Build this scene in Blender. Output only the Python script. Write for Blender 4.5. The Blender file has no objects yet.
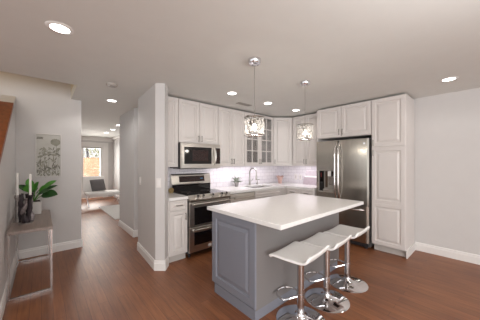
import bpy, bmesh, math, random
from mathutils import Vector, Matrix
random.seed(7)
C = bpy.context.scene
PI = math.pi

# ------------------------------------------------------------------ camera, world, lights, exposure
cam_d = bpy.data.cameras.new('camera')
cam = bpy.data.objects.new('camera', cam_d)
C.collection.objects.link(cam)
cam_d.sensor_width = 36.0
cam_d.lens = 36.0 * 225.0 / 480.0
cam_d.shift_y = 3.0 / 480.0
cam_d.clip_start = 0.05
cam.location = (0, 0, 1.40)
cam.rotation_euler = (PI / 2, 0, -math.atan2(225, 255))
C.camera = cam

WORLD_STRENGTH = 1.08
wd = bpy.data.worlds.new('world')
C.world = wd
wd.use_nodes = True
bg = wd.node_tree.nodes['Background']
bg.inputs[0].default_value = (0.98, 0.99, 1.0, 1)
bg.inputs[1].default_value = WORLD_STRENGTH

CAN_W = 4.2        # recessed ceiling lights
PEND_W = 2.2
C.view_settings.view_transform = 'Standard'
C.view_settings.look = 'None'
C.view_settings.exposure = 0.2
C.view_settings.gamma = 1.0
C.view_settings.use_curve_mapping = False

def area(name, loc, target, sx, sy, power, col=(1, 1, 1)):
    d = bpy.data.lights.new(name, 'AREA')
    d.shape = 'RECTANGLE'; d.size = sx; d.size_y = sy; d.energy = power; d.color = col
    o = bpy.data.objects.new(name, d)
    C.collection.objects.link(o)
    o.location = loc
    o.rotation_euler = (Vector(target) - Vector(loc)).to_track_quat('-Z', 'Y').to_euler()
    return o

# large soft fill added behind the camera, its source is unseen
area('rear_room_fill', (-1.3, -3.6, 1.5), (0.9, 2.6, 1.2), 3.4, 2.2, 150, (1.0, 1.0, 1.0))
# added up-light that brightens the ceiling the way a bounced flash would
area('ceiling_fill', (1.0, -0.65, 1.75), (1.1, -0.5, 2.44), 0.7, 0.7, 24, (1.0, 1.0, 1.0))
area('daylight_garden_door', (1.5, 10.95, 1.5), (1.6, 7.0, 0.6), 1.2, 1.9, 235, (1.0, 0.97, 0.92))
area('sitting_room_fill', (3.0, 7.6, 1.5), (1.2, 7.6, 1.2), 2.2, 1.7, 75, (1.0, 0.98, 0.96))  # fill added for the far room and hall, no visible source

for x_, y_ in ((1.2, -0.7), (2.7, -0.8), (-1.6, 0.4)):      # unseen spots added behind the camera to lift stools and floor
    d_ = bpy.data.lights.new('added_fill_spot', 'SPOT'); d_.energy = 16; d_.spot_size = math.radians(150); d_.spot_blend = 0.4; d_.shadow_soft_size = 0.07; d_.color = (1.0, 0.97, 0.94)
    o_ = bpy.data.objects.new('added_fill_spot', d_); C.collection.objects.link(o_); o_.location = (x_, y_, 2.42)
d_ = bpy.data.lights.new('stairwell_warm_fill', 'POINT'); d_.energy = 5; d_.shadow_soft_size = 0.15; d_.color = (1.0, 0.78, 0.5)  # unseen warm light added to tint the wall above the stair opening
o_ = bpy.data.objects.new('stairwell_warm_fill', d_); C.collection.objects.link(o_); o_.location = (-0.9, 4.1, 3.3)

# ------------------------------------------------------------------ materials
def lin(c):
    return tuple(((v / 255) / 12.92 if v / 255 <= 0.04045 else ((v / 255 + 0.055) / 1.055) ** 2.4) for v in c) + (1,)

def mat(name, rgb, rough=0.5, metal=0.0, var=0.03, scale=8.0, bump=0.0, stretch=None, spec=0.5, emit=None, estr=0.0):
    m = bpy.data.materials.new(name)
    m.use_nodes = True
    nt = m.node_tree; N = nt.nodes; L = nt.links
    b = N['Principled BSDF']
    b.inputs['Roughness'].default_value = rough
    b.inputs['Metallic'].default_value = metal
    b.inputs['Specular IOR Level'].default_value = spec
    tc = N.new('ShaderNodeTexCoord'); mp = N.new('ShaderNodeMapping')
    mp.inputs['Scale'].default_value = stretch or (1, 1, 1)
    L.new(tc.outputs['Object'], mp.inputs['Vector'])
    no = N.new('ShaderNodeTexNoise'); no.inputs['Scale'].default_value = scale; no.inputs['Detail'].default_value = 3
    L.new(mp.outputs[0], no.inputs['Vector'])
    cr = N.new('ShaderNodeValToRGB')
    a = lin(rgb)
    cr.color_ramp.elements[0].position = 0.3; cr.color_ramp.elements[1].position = 0.7
    cr.color_ramp.elements[0].color = tuple(max(0, v * (1 - var)) for v in a[:3]) + (1,)
    cr.color_ramp.elements[1].color = tuple(min(1, v * (1 + var)) for v in a[:3]) + (1,)
    L.new(no.outputs['Fac'], cr.inputs['Fac'])
    L.new(cr.outputs['Color'], b.inputs['Base Color'])
    if bump:
        bp = N.new('ShaderNodeBump'); bp.inputs['Strength'].default_value = bump; bp.inputs['Distance'].default_value = 0.01
        L.new(no.outputs['Fac'], bp.inputs['Height']); L.new(bp.outputs[0], b.inputs['Normal'])
    if emit:
        b.inputs['Emission Color'].default_value = lin(emit); b.inputs['Emission Strength'].default_value = estr
    return m

def glass_mat(name, tint=(1, 1, 1), refl=0.12, rough=0.02):
    m = bpy.data.materials.new(name)
    m.use_nodes = True
    nt = m.node_tree; N = nt.nodes; L = nt.links
    N.remove(N['Principled BSDF'])
    t = N.new('ShaderNodeBsdfTransparent'); t.inputs[0].default_value = tint + (1,)
    g = N.new('ShaderNodeBsdfGlossy'); g.inputs['Roughness'].default_value = rough
    lw = N.new('ShaderNodeLayerWeight'); lw.inputs[0].default_value = 0.35
    mul = N.new('ShaderNodeMath'); mul.operation = 'MULTIPLY_ADD'
    mul.inputs[1].default_value = 0.5; mul.inputs[2].default_value = refl
    L.new(lw.outputs['Fresnel'], mul.inputs[0])
    mx = N.new('ShaderNodeMixShader')
    L.new(mul.outputs[0], mx.inputs[0]); L.new(t.outputs[0], mx.inputs[1]); L.new(g.outputs[0], mx.inputs[2])
    L.new(mx.outputs[0], N['Material Output'].inputs['Surface'])
    return m

def crystal_mat():
    m = bpy.data.materials.new('crystal_facets'); m.use_nodes = True
    nt = m.node_tree; N = nt.nodes; L = nt.links
    b = N['Principled BSDF']; b.inputs['Base Color'].default_value = (0.9, 0.89, 0.87, 1); b.inputs['Roughness'].default_value = 0.1
    t = N.new('ShaderNodeBsdfTransparent'); tr = N.new('ShaderNodeBsdfTranslucent'); tr.inputs[0].default_value = (0.9, 0.88, 0.85, 1)
    a = N.new('ShaderNodeMixShader'); a.inputs[0].default_value = 0.25
    L.new(b.outputs[0], a.inputs[1]); L.new(tr.outputs[0], a.inputs[2])
    c = N.new('ShaderNodeMixShader'); c.inputs[0].default_value = 0.45
    L.new(t.outputs[0], c.inputs[1]); L.new(a.outputs[0], c.inputs[2])
    L.new(c.outputs[0], N['Material Output'].inputs['Surface'])
    return m

def floor_mat():
    m = bpy.data.materials.new('hardwood_planks')
    m.use_nodes = True
    nt = m.node_tree; N = nt.nodes; L = nt.links
    b = N['Principled BSDF']
    tc = N.new('ShaderNodeTexCoord'); mp = N.new('ShaderNodeMapping')
    mp.inputs['Rotation'].default_value = (0, 0, PI / 2)
    L.new(tc.outputs['Object'], mp.inputs['Vector'])
    br = N.new('ShaderNodeTexBrick')
    br.inputs['Scale'].default_value = 1.0; br.inputs['Brick Width'].default_value = 1.3; br.inputs['Row Height'].default_value = 0.085
    br.inputs['Mortar Size'].default_value = 0.0012; br.inputs['Bias'].default_value = 0.0
    br.inputs['Color1'].default_value = lin((133, 85, 55)); br.inputs['Color2'].default_value = lin((150, 97, 63)); br.inputs['Mortar'].default_value = lin((84, 50, 36))
    L.new(mp.outputs[0], br.inputs['Vector'])
    mp2 = N.new('ShaderNodeMapping'); mp2.inputs['Scale'].default_value = (14, 0.9, 1)
    L.new(tc.outputs['Object'], mp2.inputs['Vector'])
    no = N.new('ShaderNodeTexNoise'); no.inputs['Scale'].default_value = 3.0; no.inputs['Detail'].default_value = 6; no.inputs['Roughness'].default_value = 0.6
    L.new(mp2.outputs[0], no.inputs['Vector'])
    cr = N.new('ShaderNodeValToRGB')
    cr.color_ramp.elements[0].position = 0.25; cr.color_ramp.elements[1].position = 0.75
    cr.color_ramp.elements[0].color = (0.66, 0.62, 0.6, 1); cr.color_ramp.elements[1].color = (1.15, 1.15, 1.15, 1)
    L.new(no.outputs['Fac'], cr.inputs['Fac'])
    mx = N.new('ShaderNodeMix'); mx.data_type = 'RGBA'; mx.blend_type = 'MULTIPLY'; mx.inputs[0].default_value = 1.0
    L.new(br.outputs['Color'], mx.inputs[6]); L.new(cr.outputs['Color'], mx.inputs[7])
    n3 = N.new('ShaderNodeTexNoise'); n3.inputs['Scale'].default_value = 1.6; n3.inputs['Detail'].default_value = 2
    L.new(tc.outputs['Object'], n3.inputs['Vector'])
    c3 = N.new('ShaderNodeValToRGB'); c3.color_ramp.elements[0].position = 0.35; c3.color_ramp.elements[1].position = 0.65
    c3.color_ramp.elements[0].color = (0.86, 0.8, 0.78, 1); c3.color_ramp.elements[1].color = (1.12, 1.1, 1.0, 1)
    L.new(n3.outputs['Fac'], c3.inputs['Fac'])
    m3 = N.new('ShaderNodeMix'); m3.data_type = 'RGBA'; m3.blend_type = 'MULTIPLY'; m3.inputs[0].default_value = 1.0
    L.new(mx.outputs[2], m3.inputs[6]); L.new(c3.outputs['Color'], m3.inputs[7])
    L.new(m3.outputs[2], b.inputs['Base Color'])
    b.inputs['Roughness'].default_value = 0.44
    b.inputs['Specular IOR Level'].default_value = 0.75
    bp = N.new('ShaderNodeBump'); bp.inputs['Strength'].default_value = 0.08; bp.inputs['Distance'].default_value = 0.004
    L.new(no.outputs['Fac'], bp.inputs['Height']); L.new(bp.outputs[0], b.inputs['Normal'])
    return m

def tile_mat(name, axis):
    """glossy white subway tile; axis 'x' for a wall in the x-z plane, 'y' for the y-z plane"""
    m = bpy.data.materials.new(name)
    m.use_nodes = True
    nt = m.node_tree; N = nt.nodes; L = nt.links
    b = N['Principled BSDF']
    tc = N.new('ShaderNodeTexCoord'); sp = N.new('ShaderNodeSeparateXYZ'); cb = N.new('ShaderNodeCombineXYZ')
    L.new(tc.outputs['Object'], sp.inputs[0])
    L.new(sp.outputs['X' if axis == 'x' else 'Y'], cb.inputs['X']); L.new(sp.outputs['Z'], cb.inputs['Y'])
    br = N.new('ShaderNodeTexBrick')
    br.inputs['Scale'].default_value = 1.0; br.inputs['Brick Width'].default_value = 0.155; br.inputs['Row Height'].default_value = 0.078
    br.inputs['Mortar Size'].default_value = 0.003; br.inputs['Mortar Smooth'].default_value = 0.3
    br.inputs['Color1'].default_value = lin((238, 234, 238)); br.inputs['Color2'].default_value = lin((230, 226, 231)); br.inputs['Mortar'].default_value = lin((196, 188, 196))
    L.new(cb.outputs[0], br.inputs['Vector'])
    L.new(br.outputs['Color'], b.inputs['Base Color'])
    b.inputs['Roughness'].default_value = 0.18
    bp = N.new('ShaderNodeBump'); bp.inputs['Strength'].default_value = 0.3; bp.inputs['Distance'].default_value = 0.003; bp.invert = True
    L.new(br.outputs['Fac'], bp.inputs['Height']); L.new(bp.outputs[0], b.inputs['Normal'])
    return m

def emit_mat(name, rgb, s):
    m = bpy.data.materials.new(name); m.use_nodes = True
    nt = m.node_tree; N = nt.nodes
    N.remove(N['Principled BSDF'])
    e = N.new('ShaderNodeEmission'); e.inputs[0].default_value = lin(rgb); e.inputs[1].default_value = s
    nt.links.new(e.outputs[0], N['Material Output'].inputs['Surface'])
    return m

M = dict(
    wall=mat('greige_wall_paint', (211, 208, 206), 0.85, var=0.01),
    warm=mat('beige_stairwell_paint', (206, 196, 176), 0.85, var=0.01),
    ceiling=mat('ceiling_paint', (224, 224, 220), 0.9, var=0.01),
    trim=mat('white_trim_paint', (236, 233, 230), 0.45, var=0.01),
    cab=mat('off_white_cabinet_paint', (219, 213, 209), 0.42, var=0.01),
    cabin=mat('cabinet_interior', (206, 203, 200), 0.6, var=0.02),
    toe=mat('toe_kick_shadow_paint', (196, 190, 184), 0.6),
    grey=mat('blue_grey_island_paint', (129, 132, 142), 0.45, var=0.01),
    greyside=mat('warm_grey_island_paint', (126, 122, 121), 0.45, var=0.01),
    quartz=mat('white_quartz', (240, 238, 236), 0.22, var=0.02, scale=40),
    steel=mat('brushed_stainless', (196, 192, 188), 0.24, 1.0, var=0.06, scale=30, stretch=(1, 1, 0.03)),
    steelf=mat('brushed_stainless_doors', (174, 168, 159), 0.24, 1.0, var=0.05, scale=30, stretch=(1, 1, 0.03)),
    steelh=mat('brushed_stainless_appliance', (210, 206, 200), 0.28, 1.0, var=0.05, scale=30, stretch=(0.03, 0.03, 1)),
    chrome=mat('chrome', (225, 224, 226), 0.06, 1.0, var=0.01),
    nickel=mat('satin_nickel', (170, 166, 160), 0.3, 1.0, var=0.03),
    pull=mat('dark_nickel_pull', (132, 127, 120), 0.3, 1.0, var=0.03),
    sinksteel=mat('satin_sink_steel', (128, 122, 118), 0.4, 1.0, var=0.03),
    black=mat('black_glass', (16, 13, 14), 0.06, var=0.1),
    dark=mat('dark_enamel', (45, 43, 44), 0.45),
    shadow=mat('dark_gap_panel', (70, 62, 58), 0.8),
    display=mat('dim_display_glass', (46, 30, 28), 0.1, var=0.4, scale=60),
    fridgeside=mat('fridge_side_grey', (92, 90, 90), 0.5),
    white=mat('white_moulded_plastic', (250, 249, 247), 0.25, var=0.01),
    wood=mat('stained_stair_wood', (128, 66, 30), 0.4, var=0.25, scale=5, stretch=(6, 0.6, 6)),
    table=mat('grey_brown_table_wood', (150, 134, 126), 0.35, var=0.16, scale=5, stretch=(9, 0.7, 9)),
    bark=mat('dark_driftwood', (50, 42, 46), 0.32, var=0.5, scale=22, bump=0.6),
    barklight=mat('silvered_driftwood', (128, 118, 118), 0.3, 0.3, var=0.5, scale=30, bump=0.5),
    mercury=mat('mercury_grey_metal', (168, 160, 156), 0.35, 0.6, var=0.2, scale=60),
    wax=mat('white_candle_wax', (240, 236, 230), 0.5, var=0.01),
    ceramic=mat('white_ceramic_pot', (206, 202, 198), 0.4, var=0.02),
    leaf=mat('green_leaf', (84, 150, 58), 0.4, var=0.35, scale=10),
    leafdark=mat('dark_green_leaf', (46, 86, 40), 0.4, var=0.3, scale=10),
    sage=mat('sage_grey_leaf', (156, 162, 150), 0.6, var=0.2, scale=20),
    soil=mat('potting_soil', (58, 44, 36), 0.9, var=0.3, scale=40),
    stonepot=mat('grey_stone_pot', (158, 152, 150), 0.7, var=0.1, scale=30),
    coral=mat('coral_pink_glaze', (198, 164, 155), 0.4, var=0.12, scale=20),
    mauve=mat('mauve_pink_board', (186, 172, 180), 0.5, var=0.1, scale=18),
    palemauve=mat('pale_mauve_board', (190, 180, 186), 0.5, var=0.08, scale=18),
    palegrey=mat('pale_grey_board', (206, 200, 204), 0.5, var=0.06, scale=18),
    brass=mat('aged_brass', (146, 124, 84), 0.4, 0.5, var=0.2, scale=40),
    plate=mat('white_switch_plastic', (232, 228, 224), 0.4, var=0.01),
    print=mat('pale_print_paper', (194, 192, 185), 0.8, var=0.06, scale=9),
    ink=mat('grey_olive_ink', (152, 150, 137), 0.8, var=0.15, scale=20),
    inkdark=mat('dark_grey_ink', (120, 117, 108), 0.8, var=0.15, scale=20),
    framew=mat('pale_frame_edge', (214, 210, 206), 0.5, var=0.02),
    cushion=mat('charcoal_cushion_fabric', (104, 100, 100), 0.9, var=0.1, scale=60, bump=0.3),
    hide=mat('white_leather', (232, 228, 224), 0.5, var=0.03),
    rug=mat('pale_rug_pile', (214, 210, 206), 0.95, var=0.08, scale=60, bump=0.4),
    fence=mat('cedar_fence_boards', (196, 150, 112), 0.8, var=0.3, scale=6, stretch=(1, 1, 9)),
    foliage=mat('autumn_garden_leaves', (190, 190, 140), 0.7, var=0.6, scale=7),
    paver=mat('garden_paving', (196, 184, 168), 0.9, var=0.1),
    liner=mat('dispenser_liner_grey', (160, 154, 146), 0.4),
    walnut=mat('dark_brown_recess', (84, 66, 52), 0.4),
    redglint=mat('dull_red_reflection', (120, 40, 38), 0.4),
    vent=mat('vent_metal', (176, 170, 164), 0.5, var=0.02),
    steelpole=mat('polished_steel_tube', (205, 200, 198), 0.12, 1.0, var=0.02),
    glass=glass_mat('clear_glass'),
    crystal=crystal_mat(),
    wire=mat('grey_wire_weave', (120, 116, 110), 0.35, 0.8, var=0.05),
    lens=emit_mat('ceiling_light_lens', (255, 250, 244), 9.0),
    bulb=emit_mat('pendant_bulb', (255, 240, 220), 9.0),
    strip=emit_mat('cabinet_light_strip', (255, 246, 252), 6.0),
    clockled=emit_mat('oven_clock_digits', (120, 170, 210), 0.4),
    floor=floor_mat(),
    tilex=tile_mat('subway_tile_along_stove_wall', 'x'),
    tiley=tile_mat('subway_tile_along_fridge_wall', 'y'),
)

_b = M['steelf'].node_tree.nodes['Principled BSDF']
_b.inputs['Anisotropic'].default_value = 0.85
_t = M['steelf'].node_tree.nodes.new('ShaderNodeTangent'); _t.direction_type = 'RADIAL'; _t.axis = 'Z'
M['steelf'].node_tree.links.new(_t.outputs[0], _b.inputs['Tangent'])

# ------------------------------------------------------------------ mesh builder
class MB:
    def __init__(s, frame=None):
        s.v = []; s.f = []; s.m = []; s.mi = 0; s.fr = frame
    def pt(s, p):
        p = Vector(p)
        if s.fr:
            o, u, n = s.fr
            p = Vector((o[0] + u[0] * p[0] + n[0] * p[1], o[1] + u[1] * p[0] + n[1] * p[1], p[2]))
        s.v.append(p); return len(s.v) - 1
    def face(s, ids):
        s.f.append(ids); s.m.append(s.mi)
    def box(s, x0, x1, y0, y1, z0, z1):
        a = [s.pt((x, y, z)) for z in (z0, z1) for (x, y) in ((x0, y0), (x1, y0), (x1, y1), (x0, y1))]
        for q in ((0, 3, 2, 1), (4, 5, 6, 7), (0, 1, 5, 4), (1, 2, 6, 5), (2, 3, 7, 6), (3, 0, 4, 7)):
            s.face([a[i] for i in q])
        return s
    def prism(s, poly, z0, z1):
        n = len(poly)
        a = [s.pt((x, y, z0)) for x, y in poly]; b = [s.pt((x, y, z1)) for x, y in poly]
        s.face(a[::-1]); s.face(b)
        for i in range(n):
            j = (i + 1) % n
            s.face([a[i], a[j], b[j], b[i]])
        return s
    def extrude(s, prof, axis, t0, t1):
        """closed profile in the plane across axis (0: profile is (y,z); 1: profile is (x,z))"""
        f = (lambda t, p: (t, p[0], p[1])) if axis == 0 else (lambda t, p: (p[0], t, p[1]))
        n = len(prof)
        a = [s.pt(f(t0, p)) for p in prof]; b = [s.pt(f(t1, p)) for p in prof]
        s.face(a[::-1]); s.face(b)
        for i in range(n):
            j = (i + 1) % n
            s.face([a[i], a[j], b[j], b[i]])
        return s
    def rings(s, u0, u1, z0, z1, steps, cap=True, close_back=True):
        """concentric rectangles in a face frame: steps = [(inset, depth outwards), ...]"""
        prev = None
        for k, (i, d) in enumerate(steps):
            r = [s.pt((u0 + i, d, z0 + i)), s.pt((u1 - i, d, z0 + i)), s.pt((u1 - i, d, z1 - i)), s.pt((u0 + i, d, z1 - i))]
            if prev:
                for q in range(4):
                    w = (q + 1) % 4
                    s.face([prev[q], prev[w], r[w], r[q]])
            elif close_back:
                s.face(r[::-1])
            prev = r
        if cap: s.face(prev)
        return s
    def lathe(s, c, prof, n=24, axis='z', cap=True):
        rows = []
        for r, h in prof:
            row = []
            for k in range(n):
                a = 2 * PI * k / n
                x, y = r * math.cos(a), r * math.sin(a)
                p = {'z': (c[0] + x, c[1] + y, c[2] + h), 'y': (c[0] + x, c[1] + h, c[2] + y), 'x': (c[0] + h, c[1] + x, c[2] + y)}[axis]
                row.append(s.pt(p))
            rows.append(row)
        for a, b in zip(rows, rows[1:]):
            for k in range(n):
                j = (k + 1) % n
                s.face([a[k], a[j], b[j], b[k]])
        if cap:
            s.face(rows[0][::-1]); s.face(rows[-1])
        return s
    def tube(s, pts, r, n=8, closed=False, cap=True):
        pts = [Vector(p) for p in pts]
        rows = []; N = len(pts)
        up = None
        for i, p in enumerate(pts):
            if closed: t = pts[(i + 1) % N] - pts[i - 1]
            else: t = pts[min(i + 1, N - 1)] - pts[max(i - 1, 0)]
            t.normalize()
            if up is None: up = Vector((0, 0, 1)) if abs(t.z) < 0.9 else Vector((1, 0, 0))
            sd = t.cross(up); sd.normalize(); up = sd.cross(t)
            rr = r[i] if isinstance(r, (list, tuple)) else r
            rows.append([s.pt(p + sd * rr * math.cos(2 * PI * k / n) + up * rr * math.sin(2 * PI * k / n)) for k in range(n)])
        pairs = list(zip(rows, rows[1:])) + ([(rows[-1], rows[0])] if closed else [])
        for a, b in pairs:
            for k in range(n):
                j = (k + 1) % n
                s.face([a[k], a[j], b[j], b[k]])
        if cap and not closed:
            s.face(rows[0][::-1]); s.face(rows[-1])
        return s
    def leaf(s, base, tip, width, droop=0.0, seg=6, fold=0.25, roll=0.0):
        b = Vector(base); t = Vector(tip); d = t - b; L = d.length
        side = d.cross(Vector((0, 0, 1)))
        if side.length < 1e-4: side = Vector((1, 0, 0))
        side.normalize(); nrm = side.cross(d).normalized()
        if roll:
            q = Matrix.Rotation(roll, 3, d.normalized()); side = q @ side; nrm = q @ nrm
        rows = []
        for i in range(seg + 1):
            u = i / seg
            p = b + d * u + Vector((0, 0, -droop * u * u))
            w = width * 0.5 * math.sin(PI * min(1, 0.06 + u * 0.94)) ** 0.8
            rows.append((s.pt(p - side * w + nrm * w * fold), s.pt(p), s.pt(p + side * w + nrm * w * fold)))
        for a, c in zip(rows, rows[1:]):
            s.face([a[0], a[1], c[1], c[0]]); s.face([a[1], a[2], c[2], c[1]])
        return s

COL = C.collection
WLOC = {}
def wloc(o):
    return WLOC.get(o.name, Vector((0, 0, 0)))

def props(o, label=None, cat=None, group=None, kind=None):
    if label: o['label'] = label
    if cat: o['category'] = cat
    if group: o['group'] = group
    if kind: o['kind'] = kind
    return o

def build(name, mb, m, parent=None, loc=None, smooth=False, bevel=0.0, seg=2, recalc=True, solid=0.0):
    """vertices are in world space; the object's origin is its parent's (or loc)"""
    org = wloc(parent) if parent else Vector(loc or (0, 0, 0))
    me = bpy.data.meshes.new(name)
    me.from_pydata([tuple(v - org) for v in mb.v], [], mb.f)
    for x in (m if isinstance(m, (list, tuple)) else [m]): me.materials.append(M[x])
    for p, mi in zip(me.polygons, mb.m): p.material_index = mi
    if recalc:
        bm = bmesh.new(); bm.from_mesh(me)
        bmesh.ops.recalc_face_normals(bm, faces=bm.faces)
        if bevel:
            es = [e for e in bm.edges if len(e.link_faces) == 2 and e.calc_face_angle(0) > 0.5]
            bmesh.ops.bevel(bm, geom=es, offset=bevel, segments=seg, affect='EDGES', profile=0.5, clamp_overlap=True)
        bm.to_mesh(me); bm.free()
    if smooth:
        me.polygons.foreach_set('use_smooth', [True] * len(me.polygons))
        try: me.set_sharp_from_angle(angle=math.radians(38))
        except Exception: pass
    o = bpy.data.objects.new(name, me)
    COL.objects.link(o)
    if parent:
        o.parent = parent
    else:
        o.location = org
    if solid:
        md = o.modifiers.new('thick', 'SOLIDIFY'); md.thickness = solid; md.offset = 0
    WLOC[o.name] = org.copy()
    return o

def thing(name, label, cat, loc=(0, 0, 0), group=None):
    o = bpy.data.objects.new(name, None)
    COL.objects.link(o)
    o.location = loc; o.empty_display_size = 0.1
    WLOC[o.name] = Vector(loc)
    return props(o, label, cat, group)

def single(name, mb, m, label, cat, loc, group=None, **k):
    return props(build(name, mb, m, None, loc, **k), label, cat, group)

def struct(name, mb, m, **k):
    return props(build(name, mb, m, None, **k), kind='structure')

def copy_tree(o, parent=None):
    c = o.copy(); COL.objects.link(c)
    if parent: c.parent = parent
    for ch in list(o.children): copy_tree(ch, c)
    return c

# face frames: local (u to the viewer's right, depth out of the face, z)
def frame(o, u):
    return (o, u, (u[1], -u[0]))
S2 = math.sqrt(0.5)
F_STOVE_UP = frame((0, 3.28), (1, 0))
F_STOVE = frame((0, 2.96), (1, 0))
F_FRIDGE = frame((4.0, 0), (0, -1))       # u = -y
DOOR = [(0, 0), (0, 0.017), (0.004, 0.02), (0.052, 0.02), (0.06, 0.006), (0.075, 0.006), (0.1, 0.018)]
DRAWER = [(0, 0), (0, 0.017), (0.003, 0.02), (0.03, 0.02), (0.036, 0.011), (0.044, 0.011), (0.056, 0.018)]

def door(parent, fr, u0, u1, z0, z1, m='cab', handle=None, name='door', prof=DOOR, hlen=0.1, split=None):
    g = 0.0025
    mb = MB(fr)
    mb.rings(u0 + g, u1 - g, z0 + g, z1 - g, prof) if split is None else None
    if split is not None:                         # two raised panels in one door
        zs = split
        mb.rings(u0 + g, u1 - g, z0 + g, zs, prof)
        mb.rings(u0 + g, u1 - g, zs, z1 - g, prof)
    d = build(name, mb, m, parent)
    if handle:
        hu, hz, vertical = handle
        h = MB(fr)
        if vertical:
            h.tube([(hu, 0.05, hz - hlen / 2), (hu, 0.05, hz + hlen / 2)], 0.0055)
            for s in (-1, 1): h.tube([(hu, 0.018, hz + s * hlen * 0.38), (hu, 0.05, hz + s * hlen * 0.38)], 0.004, 6)
        else:
            h.tube([(hu - hlen / 2, 0.05, hz), (hu + hlen / 2, 0.05, hz)], 0.0055)
            for s in (-1, 1): h.tube([(hu + s * hlen * 0.38, 0.018, hz), (hu + s * hlen * 0.38, 0.05, hz)], 0.004, 6)
        build('handle', h, 'pull', d, smooth=True)
    return d

# ------------------------------------------------------------------ the room
struct('floor', MB().box(-4.2, 6.5, -4.0, 10.7, -0.05, 0.0), 'floor')
mb = MB()
for r in ((-4.2, 6.0, -4.0, 3.70), (0.36, 6.0, 3.70, 4.56), (0.36, 6.0, 4.56, 10.7)):
    mb.box(r[0], r[1], r[2], r[3], 2.44, 2.56)
struct('ceiling', mb, 'ceiling')
struct('wall_left', MB().extrude([(1.6, 0), (4.58, 0), (4.58, 2.36), (1.6, 0.63)], 0, -0.42, -0.28), 'wall')
struct('wall_hall', MB().box(-1.6, 0.50, 4.58, 4.68, 0, 3.7), 'wall')
struct('wall_stairwell', MB().box(-1.7, -1.6, 3.6, 4.68, 0, 3.7).box(-1.6, 0.48, 3.60, 3.70, 2.56, 3.7).box(0.36, 0.48, 3.70, 4.58, 2.56, 3.7).box(-1.7, 0.48, 3.6, 4.68, 3.7, 3.8), 'warm')
struct('wall_stub', MB().prism([(1.115, 2.935), (1.205, 2.85), (1.292, 2.955), (1.292, 3.82), (1.17, 3.82)], 0, 2.44), 'wall')
struct('wall_passage', MB().box(1.31, 2.3, 4.51, 5.56, 0, 2.44), 'wall')
struct('wall_kitchen', MB().box(1.292, 4.63, 3.60, 3.72, 0, 2.44), 'wall')
struct('wall_right', MB().box(4.53, 4.63, -4.0, 3.60, 0, 2.44), 'wall')
struct('wall_sitting_room', MB().box(2.25, 2.37, 5.56, 10.6, 0, 2.44), 'wall')
struct('wall_far', MB().box(-0.6, 1.02, 10.6, 10.72, 0, 2.44).box(1.02, 1.98, 10.6, 10.72, 2.12, 2.44).box(1.98, 2.37, 10.6, 10.72, 0, 2.44), 'wall')
struct('wall_sitting_room_side', MB().box(-0.7, -0.6, 4.68, 10.72, 0, 2.44), 'wall')
struct('wall_backsplash', MB().box(1.292, 4.53, 3.592, 3.60, 0.92, 1.34), 'tilex')
struct('wall_backsplash_return', MB().box(4.522, 4.53, 2.28, 3.592, 0.92, 1.34), 'tiley')

def baseboard(name, p, q, h=0.13, t=0.016):
    """profile strip from p to q, standing out to the right of the direction p -> q"""
    d = Vector((q[0] - p[0], q[1] - p[1])); L = d.length; d.normalize()
    fr = (p, (d.x, d.y), (d.y, -d.x))
    prof = [(0, 0), (t, 0), (t, h * 0.7), (t * 0.65, h * 0.8), (t * 0.6, h * 0.93), (0, h)]
    mb = MB(fr)
    n = len(prof)
    a = [mb.pt((0, y, z)) for y, z in prof]; b = [mb.pt((L, y, z)) for y, z in prof]
    mb.face(a[::-1]); mb.face(b)
    for i in range(n):
        j = (i + 1) % n
        mb.face([a[i], a[j], b[j], b[i]])
    return struct(name, mb, 'trim')
baseboard('baseboard_left', (-0.28, 1.6), (-0.28, 4.58))
baseboard('baseboard_hall', (-0.28, 4.58), (0.50, 4.58))
baseboard('baseboard_hall_end', (0.50, 4.58), (0.50, 4.68))
baseboard('baseboard_stub', (1.17, 3.82), (1.115, 2.935))
baseboard('baseboard_stub_end', (1.106, 2.943), (1.214, 2.841))
baseboard('baseboard_stub_side', (1.205, 2.85), (1.292, 2.955))
baseboard('baseboard_passage', (1.31, 5.56), (1.31, 4.50))
baseboard('baseboard_passage_end', (1.30, 4.51), (2.3, 4.51))
baseboard('baseboard_right', (4.53, 0.855), (4.53, -4.0))
baseboard('baseboard_sitting_room', (2.25, 10.6), (2.25, 5.56))
struct('trim_1', MB().box(-0.6, 2.25, 10.52, 10.6, 2.36, 2.44).box(-0.6, 2.25, 10.56, 10.6, 2.28, 2.36).box(2.17, 2.25, 5.56, 10.52, 2.36, 2.44), 'trim', bevel=0.01)
# sloping wooden cap on the stair wall
struct('trim_2', MB().extrude([(1.6, 0.627), (4.18, 2.131), (4.18, 2.19), (1.6, 0.686)], 0, -0.52, -0.275), 'wood')

# garden door at the far end
dr = struct('door_1', MB().box(1.02, 1.12, 10.57, 10.72, 0, 2.12).box(1.88, 1.98, 10.57, 10.72, 0, 2.12).box(1.12, 1.88, 10.57, 10.72, 2.05, 2.12)
            .box(1.12, 1.225, 10.60, 10.65, 0.01, 2.05).box(1.79, 1.88, 10.60, 10.65, 0.01, 2.05).box(1.225, 1.79, 10.60, 10.65, 2.0, 2.05).box(1.225, 1.79, 10.60, 10.65, 0.01, 0.80), 'trim')
build('glass_pane', MB().box(1.225, 1.79, 10.625, 10.635, 0.80, 2.0), 'glass', dr)
build('blind_cassette', MB().box(1.20, 1.82, 10.56, 10.60, 1.985, 2.03), 'nickel', dr)
build('door_handle', MB().tube([(1.83, 10.60, 1.0), (1.83, 10.55, 1.0), (1.76, 10.55, 1.0)], 0.01), 'nickel', dr)
struct('trim_3', MB().box(0.93, 1.03, 10.575, 10.6, 0, 2.21).box(1.97, 2.07, 10.575, 10.6, 0, 2.21).box(0.93, 2.07, 10.57, 10.6, 2.11, 2.22), 'trim')
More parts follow.
